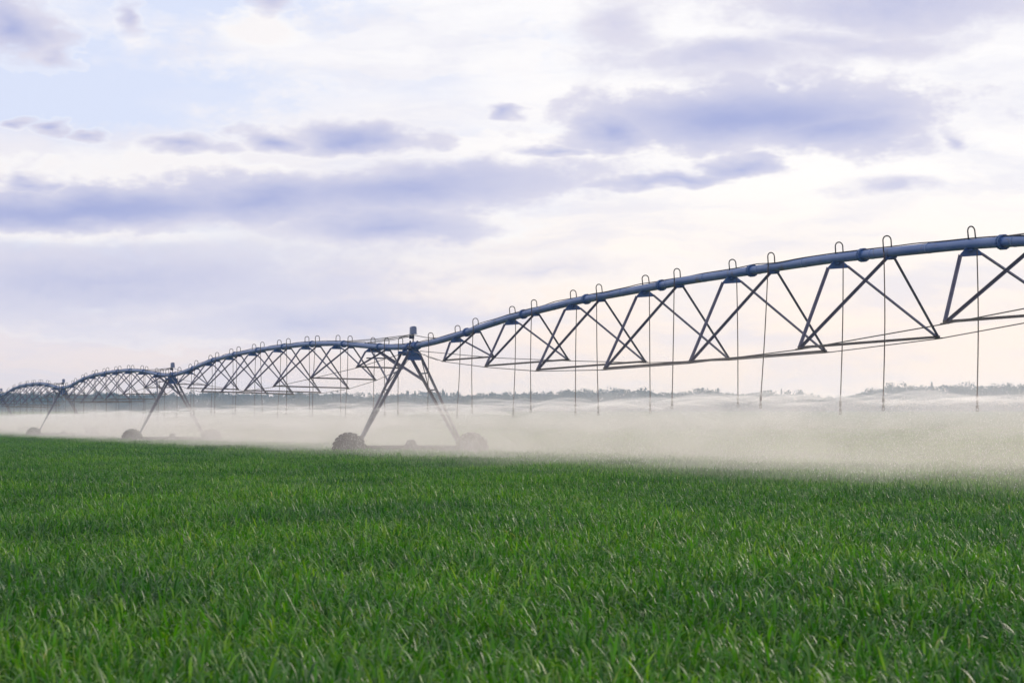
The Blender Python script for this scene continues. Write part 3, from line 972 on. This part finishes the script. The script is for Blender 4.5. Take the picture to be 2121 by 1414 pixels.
def far_wood():
    g = np.random.default_rng(21)
    TOPX = [-200, 0, 200, 420, 640, 800, 880, 1000, 1060, 1120, 1180, 1250, 1330, 1375, 1420, 1480, 1540, 1620, 1660, 1720, 1770, 1800, 1860, 1960, 2060, 2121, 2400]
    TOPY = [816, 817, 819, 820, 818, 822, 815, 824, 822, 822, 816, 814, 812, 824, 815, 816, 822, 818, 820, 832, 826, 812, 803, 804, 801, 799, 800]
    TOPY = [q - (8 if p < 900 else 11) for p, q in zip(TOPX, TOPY)]
    V, Fc, rv = [], [], []

    def quads(c, sz, tone_):
        n = len(c)
        u = g.normal(size=(n, 3))
        u /= np.linalg.norm(u, axis=1)[:, None]
        w = np.cross(u, g.normal(size=(n, 3)))
        w /= np.linalg.norm(w, axis=1)[:, None]
        s_ = np.asarray(sz)[:, None]
        q = np.stack([c - u * s_, c + w * s_ * 0.7, c + u * s_, c - w * s_ * 0.7], 1).reshape(-1, 3)
        b0 = len(V)
        V.extend(q.tolist())
        Fc.extend([(b0 + 4 * i, b0 + 4 * i + 1, b0 + 4 * i + 2, b0 + 4 * i + 3) for i in range(n)])
        rv.extend(np.asarray(tone_).tolist())

    for row in range(5):
        y0 = 1002 + row * 11
        x = -330.0
        while x < 330:
            x += g.uniform(2.6, 5.6) + (row > 1) * 1.0
            y = y0 + g.uniform(-4, 4)
            px = 1060.5 + 4600 * x / y
            ztop = EYE + (875 - np.interp(px, TOPX, TOPY)) / 4600 * y
            zb = 6.0
            H = max(3.0, (ztop - zb) * g.uniform(0.84, 1.07) * (1.0 if row > 0 else 0.90))
            kind = g.random()
            wd = H * (0.20 if kind < 0.10 else g.uniform(0.30, 0.46))
            # stem
            b = len(V)
            for k in range(4):
                a = math.pi / 2 * k
                V.append((x + 0.16 * math.cos(a), y + 0.16 * math.sin(a), zb - 0.5))
            V.append((x, y, zb + H * 0.8))
            for k in range(4):
                Fc.append((b + k, b + (k + 1) % 4, b + 4))
                rv.append(0.1)
            nl = 5 if kind < 0.10 else int(g.integers(8, 13))
            lobes = []
            for q in range(nl):
                if kind < 0.10:
                    f = (q + 0.5) / nl
                    lobes.append((0, 0, H * (0.12 + 0.84 * f), wd * (1.1 - f) * 0.95, H * 0.13, 0.5))
                else:
                    f = g.random() ** 1.15
                    rr = wd * (0.9 - 0.55 * f)
                    aa = g.uniform(0, 6.28)
                    lobes.append((rr * math.cos(aa), rr * math.sin(aa), H * (0.04 + 0.86 * f), H * g.uniform(0.14, 0.22), H * g.uniform(0.10, 0.16), g.random()))
            tone = g.uniform(-0.15, 0.15)
            for (lx, ly, lz, lr, lh, lt) in lobes:
                n = 38
                d = g.normal(size=(n, 3))
                d *= (g.uniform(0.4, 1.05, n) / np.linalg.norm(d, axis=1))[:, None]
                c = np.array([x + lx, y + ly, zb + lz]) + d * np.array([lr, lr, lh])
                quads(c, g.uniform(0.22, 0.50, n), np.clip(0.35 + tone + 0.3 * lt + g.uniform(-.25, .25, n), 0, 1))
    # undergrowth closing the foot of the wood
    n = 46000
    x = g.uniform(-335, 335, n)
    y = g.uniform(1012, 1050, n)
    zt = EYE + (875 - np.interp(1060.5 + 4600 * x / y, TOPX, TOPY)) / 4600 * y
    z = 6.0 + (zt - 6.0) * (0.84 + 0.08 * np.sin(x * 0.21) * np.sin(x * 0.083 + 1.0)) * g.random(n)
    quads(np.stack([x, y, z], 1), g.uniform(0.4, 0.8, n), g.uniform(0.0, 0.5, n))
    me = bpy.data.meshes.new('far_wood')
    me.from_pydata(V, [], Fc)
    me.attributes.new('rnd', 'FLOAT', 'FACE').data.foreach_set('value', np.array(rv, np.float32))
    me.materials.append(wood_material())
    o = bpy.data.objects.new('far_wood', me)
    col.objects.link(o)
    tag(o, 'hazy blue-green wood along the far edge of the field', 'wood', None, 'stuff')
    print('wood faces', len(Fc))


far_wood()


# ------------------------------------------------------------------ spray
def vol_material(name, color, dens, aniso):
    m, t = mat(name)
    p = t.n('ShaderNodeVolumePrincipled')
    p.inputs['Color'].default_value = (*color, 1)
    p.inputs['Density'].default_value = dens
    p.inputs['Anisotropy'].default_value = aniso
    o = t.n('ShaderNodeOutputMaterial')
    t.nt.links.new(p.outputs[0], o.inputs['Volume'])
    return m


A0 = -SPAN * 3.6                                  # along the pipe from the nearest tower, negative = farther
A1 = SPAN * 1.12
LAT = Vector((-DX.y, DX.x, 0)) * -1.0              # to the far side of the pipe


def mist_shell(name, hw, top, amp, dens, seed, aniso=0.5):
    na, nl = 520, 26
    a = np.linspace(A0, A1, na)
    q = np.linspace(-1, 1, nl)
    Aa, Q = np.meshgrid(a, q, indexing='ij')
    n1 = smooth_noise(Aa, Q * hw, 0.9, seed)
    n2 = smooth_noise(Aa, Q * hw, 2.6, seed + 1)
    n3 = smooth_noise(a, a * 0, 0.5, seed + 2)[:, None]
    lat = Q * hw * (1 + 0.10 * n3 + 0.05 * n1)
    prof = np.clip(1 - np.abs(Q) ** 2.4, 0, 1) ** 0.75
    z = 0.03 + prof * top * (1 + amp * (0.6 * n1 + 0.4 * n2))
    base = P1[0] + Aa * -DX[0] + lat * LAT[0], P1[1] + Aa * -DX[1] + lat * LAT[1]
    topv = np.stack([base[0], base[1], z + 0.02], -1).reshape(-1, 3)
    botv = np.stack([base[0], base[1], np.full_like(z, 0.02)], -1).reshape(-1, 3)
    N = na * nl
    idx = np.arange(N).reshape(na, nl)
    f = []
    q4 = np.stack([idx[:-1, :-1], idx[1:, :-1], idx[1:, 1:], idx[:-1, 1:]], -1).reshape(-1, 4)
    f += q4.tolist()
    f += (q4[:, ::-1] + N).tolist()
    for e in (0, nl - 1):
        for i in range(na - 1):
            r = [idx[i, e], idx[i, e] + N, idx[i + 1, e] + N, idx[i + 1, e]]
            f.append(r if e == 0 else r[::-1])
    for e in (0, na - 1):
        for i in range(nl - 1):
            r = [idx[e, i], idx[e, i + 1], idx[e, i + 1] + N, idx[e, i] + N]
            f.append(r if e == 0 else r[::-1])
    me = bpy.data.meshes.new(name)
    me.from_pydata(np.concatenate([topv, botv]).tolist(), [], [tuple(map(int, t)) for t in f])
    me.materials.append(vol_material(name, (1.0, 0.935, 0.90), dens, aniso))
    o = bpy.data.objects.new(name, me)
    col.objects.link(o)
    tag(o, 'drifting white mist of irrigation water under the spans', 'mist', 'irrigation spray in the air', 'stuff')
    return o


for k, (hw, top, amp, dens) in enumerate([(8.6, 3.1, 0.25, 0.0030), (6.5, 2.45, 0.38, 0.0105), (5.4, 2.05, 0.36, 0.0125), (4.0, 1.70, 0.30, 0.0080)]):
    mist_shell('spray_mist', hw, top, amp, dens, 40 + 5 * k)


def blob(mb, c, r, g, n=14, rings=9, amp=0.16):
    """one lumpy closed puff"""
    b = len(mb.v)
    ph = g.uniform(0, 6.28, 4)
    mb.v.append((c[0], c[1], c[2] - r[2]))
    for i in range(1, rings):
        th = math.pi * i / rings
        for k in range(n):
            a = 2 * math.pi * k / n
            w = 1 + amp * (math.sin(2 * a + 3 * th + ph[0]) + 0.7 * math.sin(3 * a - 2 * th + ph[1]) + 0.5 * math.sin(5 * a + 4 * th + ph[2]))
            mb.v.append((c[0] + r[0] * w * math.sin(th) * math.cos(a), c[1] + r[1] * w * math.sin(th) * math.sin(a), max(0.25, c[2] - r[2] * w * math.cos(th))))
    mb.v.append((c[0], c[1], c[2] + r[2]))
    last = len(mb.v) - 1
    for k in range(n):
        mb.f.append((b, b + 1 + (k + 1) % n, b + 1 + k))
        mb.f.append((last, last - n + k, last - n + (k + 1) % n))
    for i in range(rings - 2):
        for k in range(n):
            p, q = b + 1 + i * n + k, b + 1 + i * n + (k + 1) % n
            mb.f.append((p, q, q + n, p + n))


def fan(mb, nz, g, n=26):
    """hollow shallow cone of flung water: thin at the plate, thicker and falling further out"""
    rs = [0.05, 0.18, 0.4, 0.7, 1.0, 1.3, 1.6, 1.9]
    sl, ph = g.uniform(0.36, 0.50), g.uniform(0, 6.28, 3)
    b = len(mb.v)
    for sgn, lst in ((1, rs), (-1, rs[::-1])):
        for r in lst:
            for k in range(n):
                a = 2 * math.pi * k / n
                q = 1 + 0.16 * math.sin(3 * a + ph[0]) + 0.12 * math.sin(5 * a + ph[1]) + 0.08 * math.sin(9 * a + ph[2])
                z = sl * q * r - 0.165 * q * r * r
                th = 0.007 + 0.010 * r * (1 + 0.5 * math.sin(4 * a + ph[1]))
                rr = r * (1 + 0.07 * math.sin(4 * a + ph[2]))
                mb.v.append((nz.x + rr * math.cos(a), nz.y + rr * math.sin(a), nz.z + 0.015 + z + sgn * th))
    m = 2 * len(rs)
    for q in range(m):
        for k in range(n):
            p0, p1 = q * n, ((q + 1) % m) * n
            mb.f.append((b + p0 + k, b + p1 + k, b + p1 + (k + 1) % n, b + p0 + (k + 1) % n))


def spray_plumes():
    """bright fine spray standing round each sprinkler plate, and puffs drifting off downwind;
    each object holds only puffs that never touch each other"""
    g = np.random.default_rng(77)
    line = sorted(NOZZLES, key=lambda p: p.y)
    m_in = vol_material('spray cone', (1.0, 0.99, 0.99), 0.34, 0.5)
    m_out = vol_material('spray plume', (1.0, 0.975, 0.97), 0.040, 0.5)
    m_puff = vol_material('spray drift', (1.0, 0.97, 0.96), 0.030, 0.5)
    for w in range(3):
        mb = MB()
        for i, nz in enumerate(line):
            if i % 3 == w:
                fan(mb, nz, g)
        tag(mb.build('spray_mist', m_in, None, True), 'thin white cones of water thrown off the hanging sprinkler plates', 'mist', 'irrigation spray in the air', 'stuff')
    for w in range(3):
        mb = MB()
        for i, nz in enumerate(line):
            if i % 3 == w:
                blob(mb, (nz.x - 0.3, nz.y + 0.1, nz.z - 0.08), (g.uniform(1.5, 2.3), g.uniform(1.5, 2.2), g.uniform(0.34, 0.56)), g)
        tag(mb.build('spray_mist', m_out, None, True), 'plumes of white spray under the hanging sprinklers', 'mist', 'irrigation spray in the air', 'stuff')
    sets = [[] for _ in range(3)]
    for _ in range(150):
        a = g.uniform(-SPAN * 1.9, SPAN * 0.95)
        l = g.normal(0, 2.6)
        p = P1 - DX * a + LAT * l
        r = (g.uniform(1.0, 2.6), g.uniform(1.0, 2.4), g.uniform(0.30, 0.80))
        c = (p.x, p.y, g.uniform(0.9, 2.15) * (1 - 0.03 * l * l))
        if c[2] < 0.7:
            continue
        for st in sets:
            if all(math.hypot(c[0] - q[0][0], c[1] - q[0][1]) > 1.45 * (max(r[:2]) + max(q[1][:2])) for q in st):
                st.append((c, r))
                break
    for st in sets:
        mb = MB()
        for c, r in st:
            blob(mb, c, r, g)
        tag(mb.build('spray_mist', m_puff, None, True), 'puffs of white spray drifting below the spans', 'mist', 'irrigation spray in the air', 'stuff')


spray_plumes()


def droplets():
    """streams thrown off every sprinkler plate and the drops that rain from them"""
    g = np.random.default_rng(5)
    P, D, Ls, Ws = [], [], [], []
    for nz in NOZZLES:
        nz = np.array(nz)
        dist = nz[1]
        near = dist < 95
        if dist > 190:
            continue
        ns = int(g.integers(7, 10))
        ph = g.uniform(0, 6.28)
        for s in range(ns):
            az = ph + 2 * math.pi * s / ns + g.normal(0, .10)
            e0 = rad(g.uniform(14, 24))
            v0 = g.uniform(6.2, 7.4)
            n = 200 if near else 50
            tt = 0.06 + g.random(n) * 0.89
            jit = 0.02 + 0.13 * tt[:, None]
            vx, vz = v0 * math.cos(e0), v0 * math.sin(e0)
            dragx = (1 - np.exp(-1.3 * tt)) / 1.3
            pos = np.stack([nz[0] + math.cos(az) * vx * dragx, nz[1] + math.sin(az) * vx * dragx, nz[2] + vz * dragx - 4.4 * tt ** 2], 1)
            pos += g.normal(size=(n, 3)) * jit
            vel = np.stack([math.cos(az) * vx * np.exp(-1.3 * tt), math.sin(az) * vx * np.exp(-1.3 * tt), vz * np.exp(-1.3 * tt) - 8.8 * tt], 1)
            ok = pos[:, 2] > 0.35
            P.append(pos[ok])
            D.append(vel[ok])
            Ls.append(g.uniform(0.004, 0.010, ok.sum()))
            Ws.append(g.uniform(0.0024, 0.0048, ok.sum()) * (1.0 if near else 1.8))
        n = 1500 if near else 300
        rr = 5.2 * np.sqrt(g.random(n))
        az = g.uniform(0, 6.28, n)
        z = g.uniform(0.35, 1.95, n) * (1 - 0.25 * (rr / 5.2) ** 2)
        P.append(np.stack([nz[0] + rr * np.cos(az), nz[1] + rr * np.sin(az), z], 1))
        D.append(np.stack([np.cos(az) * 1.5 - 0.6, np.sin(az) * 1.5, np.full(n, -4.5)], 1) + g.normal(size=(n, 3)) * 0.6)
        Ls.append(g.uniform(0.003, 0.008, n))
        Ws.append(g.uniform(0.0018, 0.0038, n) * (1.0 if near else 1.8))
    P, D = np.concatenate(P), np.concatenate(D)
    Ls, Ws = np.concatenate(Ls), np.concatenate(Ws)
    n = len(P)
    h = D * Ls[:, None] * 0.5
    d = D / np.linalg.norm(D, axis=1)[:, None]
    a = np.cross(d, np.array([0.3, 0.2, 0.93]))
    a /= np.linalg.norm(a, axis=1)[:, None] + 1e-9
    b = np.cross(d, a)
    w = Ws[:, None]
    verts = np.stack([P - h, P + a * w, P + (-0.5 * a + 0.87 * b) * w, P + (-0.5 * a - 0.87 * b) * w, P + h], 1).reshape(-1, 3)
    tri = np.array([(0, 2, 1), (0, 3, 2), (0, 1, 3), (4, 1, 2), (4, 2, 3), (4, 3, 1)])
    faces = (tri[None] + (np.arange(n) * 5)[:, None, None]).reshape(-1, 3)
    me = bpy.data.meshes.new('water_spray')
    me.vertices.add(len(verts))
    me.vertices.foreach_set('co', verts.astype(np.float32).ravel())
    me.loops.add(faces.size)
    me.loops.foreach_set('vertex_index', faces.astype(np.int32).ravel())
    me.polygons.add(len(faces))
    me.polygons.foreach_set('loop_start', np.arange(0, faces.size, 3, dtype=np.int32))
    me.update(calc_edges=True)
    m, t = mat('water drops')
    df = t.n('ShaderNodeBsdfDiffuse')
    df.inputs[0].default_value = (0.86, 0.86, 0.88, 1)
    tr = t.n('ShaderNodeBsdfTranslucent')
    tr.inputs[0].default_value = (0.97, 0.95, 0.95, 1)
    mxs = t.n('ShaderNodeMixShader')
    mxs.inputs[0].default_value = 0.88
    t.nt.links.new(df.outputs[0], mxs.inputs[1])
    t.nt.links.new(tr.outputs[0], mxs.inputs[2])
    o = t.n('ShaderNodeOutputMaterial')
    t.nt.links.new(mxs.outputs[0], o.inputs[0])
    me.materials.append(m)
    ob = bpy.data.objects.new('water_spray', me)
    col.objects.link(ob)
    tag(ob, 'fine white water jets and drops flung from the sprinklers', 'water spray', None, 'stuff')
    print('drops', n)


droplets()

# ------------------------------------------------------------------ haze
hz = MB().box((0, 622, 11.0), 1300, 1376, 24.0).build('haze', vol_material('haze air', (0.50, 0.72, 1.0), 0.00030, 0.45))
tag(hz, 'pale blue haze lying over the far field and wood', 'haze', None, 'stuff')
